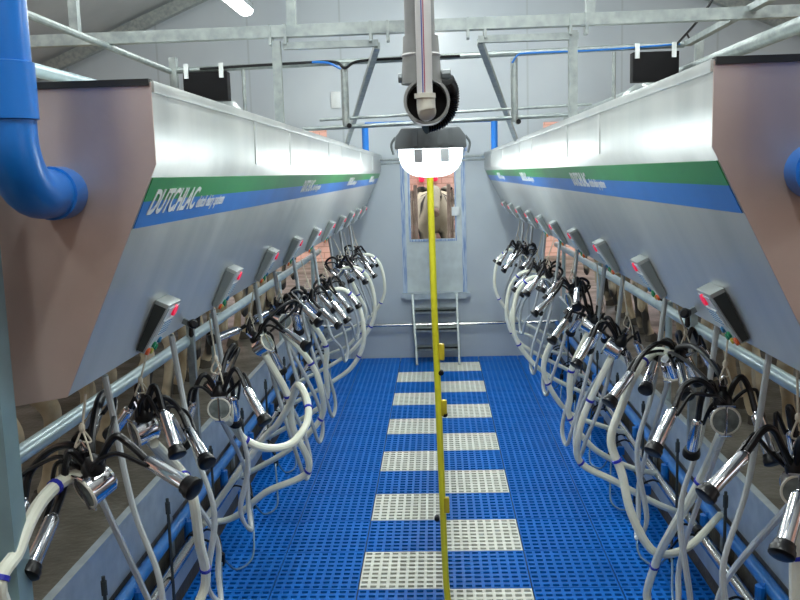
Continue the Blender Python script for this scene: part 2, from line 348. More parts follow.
for s in (-1, 1):
    c = CAB[s]; sd = SIDE[s]
    t = thing('milking_cabinet', ((c['xt']+c['xo'])/2, (c['y0']+YW)/2, c['zb']), 'long stainless steel cabinet with green and blue stripe over the %s side of the pit' % sd, 'cabinet', 'stainless cabinets')
    poly = [(c['xt'], c['zt']), (c['xt'], c['zm']), (c['xb'], c['zb']), (c['xb']+s*.16, c['zb']-.025), (c['xo'], c['zb']-.02), (c['xo'], c['zt'])]
    MB().prof(poly, c['y0'], YW-.02).build('body', M['sheet'], t, bevel=.004)
    # end sheet and black edging
    ep = [(x-(s*.004 if abs(x) > .9 else 0), z) for x, z in poly]
    MB().prof(poly, c['y0']-.006, c['y0']-.001).build('end_panel', M['endm'], t, smooth=False)
    MB().box((c['xt']+s*.003, c['y0']-.012, c['zt']-.008), (c['xo'], c['y0']+.02, c['zt']+.008)).build('edge_strip', M['edge'], t)
    # top lip along the front edge
    MB().box((c['xt']-s*.006, c['y0'], c['zt']-.024), (c['xt']+s*.04, YW-.02, c['zt']+.004)).build('top_lip', M['sheet'], t, bevel=.003)
    for y in (3.3, 4.1, 5.6, 6.4, 8.0, 9.5): MB().box((c['xt']-s*.004, y, c['zm']+.01), (c['xt']+s*.01, y+.035, c['zt']-.025)).build('cover_strip', M['sheet'], t, bevel=.003)
    y0 = c['y0']+.004; y1 = YW-.03
    for f0, f1, nm, mm in ((.055, .155, 'green_stripe', 'green'), (.155, .268, 'blue_stripe', 'bluest')):
        q = [plane_pt(s, f0, y0, .0005), plane_pt(s, f1, y0, .0005), plane_pt(s, f1, y1, .0005), plane_pt(s, f0, y1, .0005)]
        q2 = [plane_pt(s, f0, y0, .003), plane_pt(s, f1, y0, .003), plane_pt(s, f1, y1, .003), plane_pt(s, f0, y1, .003)]
        MB().add(q+q2, [(0, 1, 2, 3), (7, 6, 5, 4), (0, 4, 5, 1), (1, 5, 6, 2), (2, 6, 7, 3), (3, 7, 4, 0)]).build(nm, M[mm], t, smooth=False)
    for y in ((2.17, 4.7, 7.22, 9.6) if s < 0 else (4.25, 6.75, 9.25)):
        o = MB(); yd = V((0, -s, 0)); f = .2
        for me, y_off, W, H in ((T1, 0, .44, .07), (T2, .45, .34, .04)):
            xm = max(v.co.x for v in me.vertices); zm = .73
            up = (plane_pt(s, 0, 0)-plane_pt(s, 1, 0)).normalized(); base = plane_pt(s, .21, y, .0035)+yd*y_off
            nrm = plane_pt(s, 0, 0, 1)-plane_pt(s, 0, 0)
            o.add([base+yd*(v.co.x/xm*W)+up*(v.co.y/zm*H)+nrm*(v.co.z*.05+.001) for v in me.vertices], [tuple(p.vertices) for p in me.polygons])
        o.build('lettering', M['white'], t, smooth=False)

# ------------------------------------------------------------------ meters on the cabinets
MY = {-1: [2.66, 3.58, 4.45, 5.28, 6.16, 7.05, 7.92, 8.78, 9.6, 10.4], 1: [2.53, 3.42, 4.28, 5.12, 5.96, 6.78, 7.62, 8.5, 9.4, 10.3]}
for s in (-1, 1):
    c = CAB[s]
    for i, y in enumerate(MY[s]):
        f0, f1 = (.69, .965); W = .13; D0 = .05
        def P(f, yy, off): return plane_pt(s, f, y+yy, off)
        t = thing('milk_meter', P(f1, 0, 0), 'sloping grey milk meter with red light, %s on the %s cabinet' % (ORD[i], SIDE[s]), 'milk meter', 'milk meters on the cabinets')
        def prism(fa, fb, ya, yb, oa0, oa1, ob0, ob1):
            vs = [P(fa, ya, oa0), P(fa, yb, oa0), P(fb, yb, ob0), P(fb, ya, ob0), P(fa, ya, oa1), P(fa, yb, oa1), P(fb, yb, ob1), P(fb, ya, ob1)]
            return MB().add(vs, [(0, 1, 2, 3), (7, 6, 5, 4), (0, 4, 5, 1), (1, 5, 6, 2), (2, 6, 7, 3), (3, 7, 4, 0)])
        prism(f0, f1, -W/2, W/2, 0.001, .048, .001, .028).build('casing', M['lgrey'], t, bevel=.005)
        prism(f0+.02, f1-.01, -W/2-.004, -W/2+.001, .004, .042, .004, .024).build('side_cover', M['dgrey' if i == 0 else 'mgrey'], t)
        prism(f0+.02, f1-.015, -W/2+.012, W/2-.01, .047, .050, .027, .030).build('face_plate', M['face'], t)
        def fo(f): return .0505-(f-f0)/(f1-f0)*.020
        def button(name, f, yy, r, m, h=.006):
            a = P(f, yy, fo(f)); n = P(0, 0, 1)-P(0, 0, 0)
            MB().lathe(a, n, [(-.002, r), (h, r*.9), (h+.001, r*.3)], 12).build(name, m, t)
        button('warning_light', f0+.045, .02, .02, M['red'])
        prism(f0+.09, f0+.18, -.045, .05, fo(f0+.09), fo(f0+.09)+.003, fo(f0+.18), fo(f0+.18)+.003).build('display', M['paper'], t)
        ln = MB()
        for q in range(5):
            ff = f0+.1+q*.016; oo = fo(ff)+.003; pr = prism(ff, ff+.005, -.038, .044, oo, oo+.001, oo, oo+.001); ln.add(pr.v, pr.f)
        ln.build('display_lines', M['bkey'], t)
        if i < 6:
            button('button', f0+.22, .03, .011, M['bkey']); button('button', f0+.235, -.01, .011, M['gkey'])
            button('button', f0+.262, .03, .011, M['gkey']); button('button', f0+.262, -.045, .013, M['orange']); button('button', f0+.275, .0, .01, M['ykey'])

# ------------------------------------------------------------------ milking clusters
def build_cluster(s, i, claw, cups, face=None, rnd=None, hose=None, tubes=None):
    rnd = rnd or random.Random(i*7+s)
    c = CAB[s]; claw = V(claw)
    lab = 'milking cluster with four steel teat cups on black tubes, %s in the %s row' % (ORD[i], SIDE[s])
    t = thing('milking_cluster', claw, lab, 'milking cluster', 'milking clusters')
    ax = V(face) if face else V((-s*rnd.uniform(.5, 1), -rnd.uniform(.1, .9), -rnd.uniform(.2, .6)))
    ax.normalize()
    bl = MB().lathe(claw-ax*.045, ax, [(0, .012), (.002, .034), (.012, .043), (.07, .046), (.084, .046)], 20).build('claw_bowl', M['chrome'], t)
    f = claw+ax*.04
    MB().lathe(f-ax*.004, ax, [(0, .045), (.006, .044), (.008, .02)], 20).build('bowl_window', M['clear'], bl)
    MB().ring(f, ax, .046, .0045, 24).build('bowl_ring', M['cap'], bl)
    g = ax.cross(V((0, 0, 1))).normalized(); up = g.cross(ax); up = up if up.z > 0 else -up
    MB().tube([f+ax*.006+up*.05, f+ax*.006-up*.05], .005, 8).tube([f+up*.05-g*.03, f+up*.05+g*.03], .004, 6).tube([f-up*.052-g*.02, f-up*.052+g*.02], .004, 6).build('bowl_clip', M['chrome'], bl)
    man = claw+up*.065-ax*.01
    MB().lathe(claw+up*.03-ax*.01, up, [(0, .03), (.02, .034), (.045, .026), (.06, .012), (.075, .012)], 14).build('manifold', M['rubber'], t)
    MB().tube(spline([man+up*.02, man+up*.05+g*.012, man+up*.075, man+up*.05-g*.012, man+up*.02], 4), .003, 6).tube([man+up*.0+g*.03, man+up*.03+g*.05], .007, 8).build('hook', M['chrome'], t)
    for k, (a, b) in enumerate(cups):
        a, b = V(a), V(b); d = (b-a).normalized(); L = (b-a).length
        sh = MB().lathe(a, d, [(-.012, .007), (0, .009), (.006, .016), (.014, .0195), (L-.035, .0215), (L-.03, .0215)], 16).build('teat_cup', M['chrome'], t)
        MB().lathe(a+d*(L-.036), d, [(0, .022), (.003, .026), (.014, .027), (.02, .031), (.034, .031), (.038, .025), (.039, .012)], 16).build('mouthpiece', M['rubber'], sh)
        out = (a-man); out.z = 0; out = out.normalized() if out.length > 1e-3 else V((1, 0, 0))
        rise = .05+.02*rnd.random()
        dist = (a-man).length
        if dist > .3: rise *= 1.5
        p1 = man+out*min(.05, dist*.3)+V((0, 0, rise*.8)); p2 = a-d*.07+V((0, 0, .015))
        mid = (p1+p2)/2+V((0, 0, rise*.5))
        MB().tube(spline([man-up*.02+out*.012, p1, mid, p2, a-d*.005], 5), .0105, 8).build('short_milk_tube', M['rubber'], t)
        w = d.cross(V((0, 0, 1))); w = w.normalized() if w.length > .01 else V((1, 0, 0))
        w *= .022*(1 if rnd.random() < .5 else -1)
        MB().tube(spline([man-up*.03+w, p1+w*1.6-V((0, 0, .03)), mid+w*2.0-V((0, 0, .045)), p2+w*1.5-V((0, 0, .02)), a+d*.02+w*.9], 5), .0065, 7).build('pulse_tube', M['rubber'], t)
    # milk hose
    Y = claw.y; j = rnd.uniform
    if hose is None:
        z = claw.z
        hose = [claw-up*.045-ax*.01, (s*(.82+j(-.03, .03)), Y+.06, z-.28), (s*(.77+j(-.04, .05)), Y+.1, z-.47), (s*(.79+j(-.06, .06)), Y+.16+j(-.05, .05), z-.68+j(-.08, .1)),
                (s*(.95+j(-.05, .05)), Y+.2, .6+j(-.05, .06)), (s*1.2, Y+.3, .46+j(-.03, .03)), (s*1.41, Y+.42, .36)]
    hp = spline(hose, 7)
    h = MB().tube(hp, .0185, 10).build('milk_hose', M['hose'], t)
    nb = [int(len(hp)*.18), int(len(hp)*.5)]
    for q in nb:
        d = (hp[q+1]-hp[q]).normalized(); MB().lathe(hp[q], d, [(0, .019), (.001, .0225), (.013, .0225), (.014, .019)], 10).build('hose_band', M['band'], h)
    # twin pulsation tubes: down from the cabinet, round a loop, up to the claw
    if tubes is None:
        q = hp[nb[1]]
        y0 = Y+j(-.1, .12)
        if i < 4: y0 = Y+.17+j(-.03, .03)
        lo = .80+j(-.12, .12); nx = .13 if i < 3 else .0
        if i < 2: lo -= .15
        tubes = [(s*.975, y0, c['zb']-.02), (s*.93, y0+.02, 1.4), (s*(.87), y0+.05, 1.1), (s*(.80+nx), y0+.1, lo+.08), (s*(.78+nx), y0+.2, lo-.06), (s*(.76+nx*1.3), y0+.26, lo+.03), (s*(.80+nx), y0+.22, lo+.25), claw-up*.03+V((s*.02, .03, 0))]
    tp = spline(tubes, 6)
    for dv in ((0, .0095, 0), (0, -.0095, 0)):
        MB().tube([p+V(dv)+V((s*abs(dv[1])*(1 if dv[1] > 0 else 0), 0, 0)) for p in tp], .0096, 8).build('pulsation_tube', M['tube'], t)
    # cord from the cabinet to the hook
    top = V((claw.x*.5+s*.49, claw.y+.01, c['zb']-.03)); bot = man+up*.07
    kn = bot+(top-bot)*.28
    cd_ = MB().tube([top, kn], .0035, 6).tube(spline([kn, kn+V((.018, .01, -.04)), bot], 4), .003, 6).tube(spline([kn, kn+V((-.02, -.01, -.05)), bot], 4), .003, 6)
    cd_.tube(spline([kn+V((0, 0, .0)), kn+V((.02, -.01, -.06)), kn+V((.028, -.01, -.11))], 4), .0028, 6)
    o = tag(cd_.build('cord', M['cord']), 'off-white cord tying up the milking cluster %s in the %s row' % (ORD[i], SIDE[s]), 'cord', 'cords on the milking clusters')
    MB().lathe(kn-V((0, 0, .012)), (0, 0, 1), [(0, .004), (.008, .009), (.018, .009), (.026, .004)], 8).build('knot', M['cord'], o)
    return t

def cups_px(Y, lst, L=.175):
    out = []
    for (u0, v0, u1, v1, dy, away) in lst:
        a = at(u0, v0, y=Y+dy); out.append((a, at_len(a, u1, v1, L, away)))
    return out
near = {-1: [
    dict(claw=at(97, 484, x=-.95), cups=[(54, 515, 27, 576, -.08, 0), (147, 460, 195, 490, -.05, 0), (98, 410, 82, 443, .22, 0), (24, 500, 6, 560, .05, 0)], face=(-.6, -.75, -.35)),
    dict(claw=at(145, 430, x=-1.04), cups=[(163, 411, 178, 456, -.05, 0), (188, 429, 208, 464, .0, 0), (168, 415, 184, 446, .15, 1), (130, 408, 110, 436, .1, 1)], face=(-.75, -.6, -.2)),
    dict(claw=at(220, 406, x=-.93), cups=[(246, 388, 266, 423, -.05, 0), (233, 396, 236, 424, .05, 1), (193, 402, 184, 432, 0, 1), (227, 360, 209, 388, .2, 1)], face=(.15, -1, -.05)),
    dict(claw=at(262, 346, x=-.92), cups=[(284, 330, 308, 347, -.05, 0), (240, 329, 209, 341, .0, 0), (296, 312, 299, 332, .2, 1), (272, 350, 282, 372, .1, 1)], face=(.8, -.3, .5)),
    dict(claw=at(281, 320, x=-.95), cups=[(301, 305, 320, 324, -.05, 0), (292, 308, 298, 326, .0, 1), (268, 312, 250, 322, .1, 0), (305, 300, 318, 314, .2, 1)], face=(.6, -.6, -.1))],
    1: [
    dict(claw=at(797, 486, x=1.0), cups=[(746, 453, 704, 497, -.05, 0), (800, 492, 781, 556, -.35, 0), (792, 430, 800, 470, .1, 1), (830, 470, 845, 530, 0, 0)], face=(-.25, -1, -.05)),
    dict(claw=at(723, 417, x=.95), cups=[(674, 409, 652, 453, -.03, 0), (698, 420, 691, 455, .05, 1), (756, 413, 774, 464, -.05, 0), (680, 364, 687, 397, .6, 0)], face=(-.1, -1, -.03)),
    dict(claw=at(672, 366, x=.96), cups=[(632, 372, 608, 404, -.05, 0), (655, 362, 645, 391, .1, 0), (700, 345, 716, 372, .1, 1), (684, 352, 700, 384, .25, 1)], face=(.4, .3, -.9)),
    dict(claw=at(614, 349, x=.9), cups=[(592, 338, 575, 366, -.04, 0), (600, 330, 588, 350, .1, 1), (636, 340, 646, 362, .05, 1), (626, 352, 634, 374, 0, 0)], face=(-.75, .4, .5)),
    dict(claw=at(590, 326, x=.9), cups=[(567, 320, 551, 342, -.04, 0), (577, 288, 577, 308, .0, 0), (600, 322, 606, 340, .05, 1), (580, 318, 570, 333, .1, 1)], face=(-.6, .4, .4))]}
def hose_far(s, claw):
    return None
for s in (-1, 1):
    for i, d in enumerate(near[s]):
        hose = None
        if (s, i) == (-1, 0):
            hose = [d['claw']+V((-.02, 0, .03)), at(64, 480, x=-1.03), at(38, 506, x=-1.05), at(18, 550, x=-1.06), at(4, 605, x=-1.07), V((-1.12, 2.45, .75)), V((-1.25, 2.6, .5)), V((-1.41, 2.7, .36))]
        if (s, i) == (1, 1):
            hose = [d['claw']+V((0, 0, -.05)), at(708, 465, x=.97), at(690, 500, x=.95), at(672, 530, x=.93), at(655, 565, x=.92), at(650, 605, x=.93), V((1.05, 3.25, .56)), V((1.25, 3.45, .42)), V((1.41, 3.5, .36))]
        if (s, i) == (1, 2):
            hose = [d['claw']+V((0, 0, .05)), at(655, 352, x=.92), at(636, 372, y=3.55), at(622, 405, y=3.58), at(611, 440, y=3.6), at(622, 474, y=3.6), at(632, 515, y=3.6), at(655, 552, y=3.65), at(688, 547, y=3.9), at(720, 515, x=1.40)]
        if (s, i) == (-1, 2):
            hose = [d['claw']+V((.02, 0, -.05)), at(234, 426, y=3.72), at(245, 440, y=3.75), at(268, 448, y=3.8), at(292, 443, y=3.9), at(307, 422, y=4.05), at(307, 400, y=4.2), at(298, 385, y=4.3), at(291, 402, y=4.4), at(276, 426, y=4.5), at(262, 441, y=4.6), V((-1.41, 4.8, .37))]
        if (s, i) == (-1, 1):
            hose = [d['claw']+V((.03, 0, -.05)), at(180, 470, x=-.98), at(192, 493, x=-.9), at(199, 540, x=-.9), at(204, 590, x=-.92), V((-1.05, 2.95, .62)), V((-1.25, 3.15, .45)), V((-1.41, 3.3, .36))]
        if (s, i) == (1, 0):
            hose = [d['claw']+V((0, 0, -.05)), V((1.03, 2.45, 1.2)), V((1.06, 2.5, .9)), V((1.12, 2.7, .6)), V((1.25, 3, .48)), V((1.41, 3.1, .36))]
        build_cluster(s, i, d['claw'], cups_px(d['claw'].y, d['cups']), d['face'], random.Random(40+i*2+s), hose)
    for i in range(5, 10):
        rnd = random.Random(100+i*3+s); Y = 5.98+(i-5)*.95+rnd.uniform(-.08, .08)
        claw = V((s*(.93+rnd.uniform(-.03, .04)), Y, 1.44+rnd.uniform(-.06, .06))); cups = []
        for q in range(4):
            an = R(rnd.uniform(-25, 25)+q*90+35); o = V((math.cos(an)*.12, math.sin(an)*.14, rnd.uniform(.0, .05)))
            a = claw+o+V((-s*.05, 0, 0)); d = V((-s*rnd.uniform(.55, 1.1)+.15*math.cos(an), .3*math.sin(an)-.2, -1)).normalized(); cups.append((a, a+d*.185))
        hose = None
        if i in (6, 7, 9):
            b = rnd.uniform(.58, .66)
            hose = [claw+V((-s*.02, 0, .02)), V((s*(b+.14), Y+.02, claw.z+.02)), V((s*(b+.03), Y+.05, claw.z-.12)), V((s*b, Y+.06, claw.z-.4)), V((s*(b+.10), Y+.1, claw.z-.62)), V((s*.9, Y+.15, .66)), V((s*1.2, Y+.25, .48)), V((s*1.4, Y+.33, .37))]
        build_cluster(s, i, claw, cups, None, rnd, hose)

# ------------------------------------------------------------------ cows on the platforms
def skin_mesh(name, nodes, edges, sub=2):
    me = bpy.data.meshes.new(name); me.from_pydata([n[0] for n in nodes], edges, []); me.update()
    o = bpy.data.objects.new(name, me); COL.objects.link(o)
    o.modifiers.new('s', 'SKIN'); o.modifiers.new('d', 'SUBSURF').levels = sub
    for i, n in enumerate(nodes):
        sv = me.skin_vertices[0].data[i]; sv.radius = n[1]; sv.use_root = (i == 0)
    bpy.context.view_layer.update()
    r = bpy.data.meshes.new_from_object(o.evaluated_get(bpy.context.evaluated_depsgraph_get()))
    bpy.data.objects.remove(o); r.polygons.foreach_set('use_smooth', [True]*len(r.polygons)); r.name = name
    return r
def make_cow(hide, spread=.0):
    N = []; Eg = []
    def n(p, r): N.append((p, r if isinstance(r, tuple) else (r, r))); return len(N)-1
    def chain(a, lst):
        for p, r in lst:
            b = n(p, r); Eg.append((a, b)); a = b
        return a
    pel = n((0, .32, 1.12), (.25, .25))
    chain(pel, [((0, .1, 1.16), (.19, .19))])
    th = chain(pel, [((0, .75, 1.0), (.34, .34)), ((0, 1.15, .98), (.35, .35)), ((0, 1.55, 1.02), (.25, .3))])
    chain(th, [((0, 1.85, 1.2), (.14, .2)), ((0, 2.1, 1.33), (.11, .15)), ((0, 2.27, 1.3), (.105, .12)), ((0, 2.45, 1.17), (.08, .08)), ((0, 2.58, 1.08), (.07, .065))])
    for sx in (-1, 1):
        chain(pel, [((sx*.19, .3, .88), (.13, .16)), ((sx*.21, .36, .7), (.085, .11)), ((sx*.2, .17, .5), (.05, .062)), ((sx*.2, .2, .3), (.034, .038)), ((sx*.2, .22, .14), (.042, .045)), ((sx*.2, .26, .05), (.048, .055))])
        chain(th, [((sx*.17, 1.52, .75), (.1, .12)), ((sx*.17, 1.5, .48), (.055, .06)), ((sx*.17, 1.52, .26), (.036, .038)), ((sx*.17, 1.53, .14), (.042, .044)), ((sx*.17, 1.56, .05), (.048, .055))])
    body = skin_mesh('dairy_cow', N, Eg); body.materials.append(hide)
    o = bpy.data.objects.new('dairy_cow', body); COL.objects.link(o)
    ud = MB().lathe((0, .5, .93), (0, -.15, -1), [(0, .05), (.04, .15), (.14, .18), (.24, .16), (.3, .09), (.32, .03)], 18)
    for sx in (-1, 1):
        for dy in (-.07, .08): ud.lathe((sx*.08, .47+dy, .68), (0, 0, -1), [(0, .03), (.05, .016), (.09, .012), (.095, .005)], 8)
    ud.build('udder', M['udder'], o)
    MB().tube(spline([(0, -.04, 1.25), (0, -.12, 1.1), (.01, -.11, .8), (.02, -.08, .55), (.02, -.07, .4)], 5), [.03]*11+[.022]*4+[.035]*4+[.03, .01], 8).build('tail', hide, o)
    for sx in (-1, 1):
        for y in (.28, 1.58): MB().lathe((sx*(.2 if y < 1 else .17), y-.01, .0), (0, -.12, 1), [(0, .062), (.05, .055), (.075, .046)], 12).build('hoof', M['hoof'], o)
        MB().lathe((sx*.1, 2.16, 1.38), (sx*1, -.1, .05), [(0, .02), (.07, .045), (.13, .04), (.17, .008)], 10).build('ear', hide, o)
        MB().lathe((sx*.085, 2.34, 1.27), (sx*1, .2, .1), [(0, .022), (.012, .02), (.022, .008)], 10).build('eye', M['rubber'], o)
    MB().lathe((0, 2.56, 1.07), (0, .85, -.4), [(0, .062), (.05, .068), (.075, .05), (.08, .02)], 12).build('muzzle', M['udder'], o)
    return o
cowA = make_cow(M['hidec']); cowB = make_cow(M['hide'])
first = {0: True, 1: True}
def put_cow(kind, loc, rot, label, sc=1):
    src = (cowA, cowB)[kind]
    o = src if first[kind] else copy_tree(src); first[kind] = False
    o.location = loc; o.rotation_euler = (0, 0, rot); o.scale = (sc, sc, sc); return tag(o, label, 'cow', 'dairy cows')
kinds = {-1: [0, 0, 0, 1, 0, 1, 0, 1, 1], 1: [1, 1, 0, 0, 1, 0, 1, 0, 1]}
for s in (-1, 1):
    for i in range(9):
        y = (3.05 if s < 0 else 2.9)+i*.9
        k = kinds[s][i]
        put_cow(k, (s*(1.74+(i % 3)*.03), y, PZ), R(90+(i % 3-1)*4) if s < 0 else R(-90+(i % 3-1)*4),
                '%s cow standing rump to the pit, %s on the %s platform' % (('cream', 'black-patched')[k], ORD[i] if i < 8 else 'farthest', SIDE[s]))
put_cow(1, (.5, 15.9, PZ), R(90), 'dark cow standing side-on beyond the far door, behind the facing one')
put_cow(1, (-.02, 15.1, PZ), R(180), 'black and cream cow facing the far door window behind brown gate posts')

# ------------------------------------------------------------------ end wall: door, ladder, rails
t = thing('door_1', (-.03, YW, dz0), None, None); tag(t, kind='structure'); del_keys = [k for k in ('label', 'category') if k in t]
wz0, wz1, wx0, wx1 = 1.53, 2.43, -.325, .235
MB().box((dx0, YW+.01, dz0), (wx0, YW+.06, dz1)).box((wx1, YW+.01, dz0), (dx1, YW+.06, dz1)).box((wx0, YW+.01, dz0), (wx1, YW+.06, wz0)).box((wx0, YW+.01, wz1), (wx1, YW+.06, dz1)).build('door_leaf', M['door'], t)
MB().box((dx0-.045, YW-.015, dz0-.02), (dx0+.01, YW+.0, dz1+.06)).box((dx1-.01, YW-.015, dz0-.02), (dx1+.045, YW, dz1+.06)).box((dx0-.07, YW-.015, dz1), (dx1+.07, YW, dz1+.07)).build('door_frame', M['film'], t)
MB().box((wx0-.02, YW+.0, wz0-.03), (wx1+.02, YW+.012, wz0)).box((wx0-.03, YW, wz0), (wx0, YW+.012, wz1)).box((wx1, YW, wz0), (wx1+.02, YW+.012, wz1)).build('window_bead', M['film'], t)
MB().box((wx0, YW+.03, wz0), (wx1, YW+.036, wz1)).build('pane', M['glass'], t)
MB().box((wx1-.04, YW-.03, 1.82), (wx1+.06, YW+.01, 1.93)).build('lock', M['paper'], t, bevel=.004)
tag(MB().box((-.46, YW-.1, .80), (.4, YW, .845)).box((-.42, YW-.1, .77), (.36, YW-.02, .80)).build('door_sill', M['galvd']), 'narrow galvanised sill under the far door', 'sill')

t = thing('step_ladder', (-.02, 10.75, 0), 'small galvanised steps leading from the blue floor up to the far door', 'ladder')
for x0, x1 in ((-.33, -.28), (.235, .245)): MB().bar((x0, 10.93, .84), (x1, 10.55, 0), .025, .05).build('side_rail', M['galv'], t)
for z in (.2, .42, .64):
    y = 10.55+(z/.84)*.38
    MB().box((-.30, y-.02, z-.01), (.24, y+.16, z+.01)).box((-.30, y-.02, z-.035), (.24, y-.012, z+.01)).build('tread', M['galv'], t)
t = tag(MB().tube([(-1.5, 10.9, .45), (1.5, 10.9, .455)], .022, 10).build('wall_rail', M['pipe']), 'thin polished pipe running across the far wall behind the steps', 'pipe')
for x in (-1.1, 1.0): MB().tube([(x, 10.9, .45), (x, YW, .45)], .01, 8).build('bracket', M['pipe'], t)
for k, z in enumerate((2.535, 2.49)):
    tag(MB().tube([(-.72, 10.9, z), (.64, 10.9, z+.02)], .011 if k else .014, 8).build('cross_pipe', M['galv']), '%s of two thin grey pipes crossing above the far door between the cabinets' % ('upper', 'lower')[k], 'pipe', 'thin cross pipes')
# yard gate seen through the door window
for k, x in enumerate((-.285, .18)):
    t = tag(MB().tube([(x, 12.2, PZ), (x, 12.2, 2.2)], .028, 10).tube([(x-.05*(1 if k == 0 else -1), 12.2, PZ), (x-.05*(1 if k == 0 else -1), 12.2, 2.12)], .018, 10).build('gate_post', M['gate']),
            'brown steel gate post beyond the far door window, %s one' % ('left', 'right')[k], 'post', 'gate posts')
    MB().tube([(x, 12.2, 1.55), (x-(.6 if k == 0 else -.6), 12.2, 1.55)], .02, 8).tube([(x, 12.2, 2.0), (x-(.6 if k == 0 else -.6), 12.2, 2.0)], .02, 8).build('gate_bar', M['gate'], t)
for k, (u, v) in enumerate(((421.5, 177), (435, 176))):
    p = at(u, v, y=16.45); tag(MB().lathe(p+V((0, 0, -.1)), (0, 0, 1), [(0, .02), (.02, .05), (.15, .05), (.2, .02)], 10).bar(p+V((0, .05, .05)), p+V((0, 0, .05)), .03, .03).build('wall_bell', M['red']),
        'small red fitting on the pink wall beyond the door, %s one' % ('left', 'right')[k], 'fitting', 'red fittings')
p = at(336, 100, y=YW); tag(MB().box((p.x-.06, YW-.03, p.z-.1), (p.x+.06, YW, p.z+.1)).build('switch_plate', M['paper'], bevel=.01), 'small pale switch box high on the far wall left of the lamp', 'switch box')

# ------------------------------------------------------------------ overhead steelwork
YB = 4.05; zb = at(400, 31, y=YB).z
t = thing('overhead_beam', (0, YB, zb), 'galvanised square beam crossing above the pit near the top of the picture', 'beam')
bl_, br_ = at(-40, 45, y=YB), at(850, 8.5, y=YB)
MB().bar((-2.6, YB, bl_.z), (2.6, YB, br_.z), .05, .052).build('tube', M['galv'], t)
xs = [(at(u, 40, y=YB).x) for u in (271, 286, 371, 388, 468, 485, 570, 586)]
for x in xs: MB().box((x-.006, YB-.032, zb-.045), (x+.006, YB+.032, zb+.045)).build('clamp', M['galv'], t)
xa = [at(u, 44, y=YB).x for u in (283, 378, 478, 578)]
for a, b, n in ((xa[0], xa[1], 0), (xa[2], xa[3], 1)): MB().bar((a, YB, zb-.05), (b, YB, zb-.05+.0), .035, .03).build('lower_bar', M['galv'], t)
for k, (u, v, x) in enumerate(((283, 44, -.71), (577, 32, .63))):
    xx = x
    tag(MB().box((xx-.019, YB-.019, CAB[(-1, 1)[k]]['zt']), (xx+.019, YB+.019, zb-.026)).build('support_post', M['galv']), 'square galvanised post between the %s cabinet and the overhead beam' % ('left', 'right')[k], 'post', 'beam supports')
for k, (u0, v0, u1, v1, x) in enumerate(((377, 44, 347, 152, -.69), (480, 38, 516, 145, .61))):
    a = at(u0, v0, y=YB); a.z = zb-.06; b = at(u1, v1, x=x); b.z = CAB[(-1, 1)[k]]['zt']+.004
    tag(MB().bar(a, b, .028, .028).build('diagonal_brace', M['galv']), 'slanting galvanised brace from the overhead beam down to the %s cabinet' % ('left', 'right')[k], 'brace', 'beam braces')
for k, (u, v) in enumerate(((76, 36), (292, 28), (590, 13))):
    x = at(u, v, y=YB).x
    tag(MB().box((x-.02, YB-.02, zb+.03), (x+.02, YB+.02, 5.62-abs(x)*.4)).build('hanger_post', M['galv']), 'upright galvanised hanger above the overhead beam, %s' % ('at the left by the blue pipe', 'left of the lamp', 'right of the lamp')[k], 'post', 'beam hangers')
# second cross rail with its droppers
YR = 5.0; ra, rb = at(172, 71, y=YR), at(684, 44.5, y=YR)
t = thing('cross_rail', (0, YR, 3.0), 'round galvanised rail crossing behind the overhead beam with cables on it', 'rail')
MB().tube([ra, rb], .017, 10).build('tube', M['galv'], t)
MB().tube(spline([at(200, 69, y=YR-.02), at(300, 63, y=YR-.02), at(335, 62, y=YR-.02), at(345, 68, y=YR-.03), at(360, 61, y=YR-.02), at(410, 58, y=YR-.02), at(460, 56, y=YR-.02)], 6), .008, 6).build('black_cable', M['rubber'], t)
MB().tube(spline([at(312, 62, y=YR-.03), at(328, 63, y=YR-.03), at(341, 69, y=YR-.03)], 5), .007, 6).build('blue_cable', M['blue'], t)
MB().tube(spline([at(512, 63, y=YR-.03), at(518, 55, y=YR-.03), at(530, 53, y=YR-.03), at(600, 50, y=YR-.02), at(680, 44, y=YR-.02)], 5), .0055, 6).build('blue_cable', M['blue'], t)
for k, (u, v0, v1, w) in enumerate(((243, 68, 121, .011), (344, 64, 126, .02), (514, 58, 122, .02), (614, 52, 108, .011))):
    a, b = at(u, v0, y=YR), at(u, v1, y=YR); b.x = a.x
    if k in (0, 3): b.z = 2.6
    MB().tube([a, b], w, 10).build('dropper', M['galv'], t)
    if k in (1, 2): MB().tube([b+V((.02, -.03, 0)), b+V((.02, .03, 0))], .014, 10).build('pipe_end', M['rubber'], t)
a, b = at(302, 126, y=YR), at(610, 113, y=YR); a.z = 2.63; b.z = 2.67
tag(MB().tube([a, b], .012, 8).tube([a+V((.1, .02, .05)), b+V((-.1, .02, .05))], .008, 8).build('lower_cross_pipe', M['galv']), 'pair of thin grey pipes crossing just above the cabinets in front of the far wall', 'pipe')
for k, (u, v) in enumerate(((206, 86), (654, 66))):
    p = at(u, v, y=YR)
    t = tag(MB().box((p.x-.122, YR-.03, p.z-.085), (p.x+.13, YR+.05, p.z+.075)).build('control_box', M['black'], bevel=.004), 'black rectangular box hanging from the cross rail above the %s cabinet' % ('left', 'right')[k], 'box', 'black hanging boxes')
    for dx in (-.1, .1): MB().box((p.x+dx-.012, YR-.04, p.z+.04), (p.x+dx+.012, YR-.03, p.z+.12)).build('bracket', M['paper'], t)
    q = at((222, 640)[k], (102, 86)[k], y=YR+.3)
    tag(MB().lathe((q.x, q.y, CAB[(-1, 1)[k]]['zt']), (0, 0, 1), [(0, .13), (.1, .13), (.17, .12), (.22, .085), (.255, .03)], 20).build('pump_housing', M['lgrey']), 'rounded grey housing on top of the %s cabinet beneath the black box' % ('left', 'right')[k], 'housing', 'rounded housings')
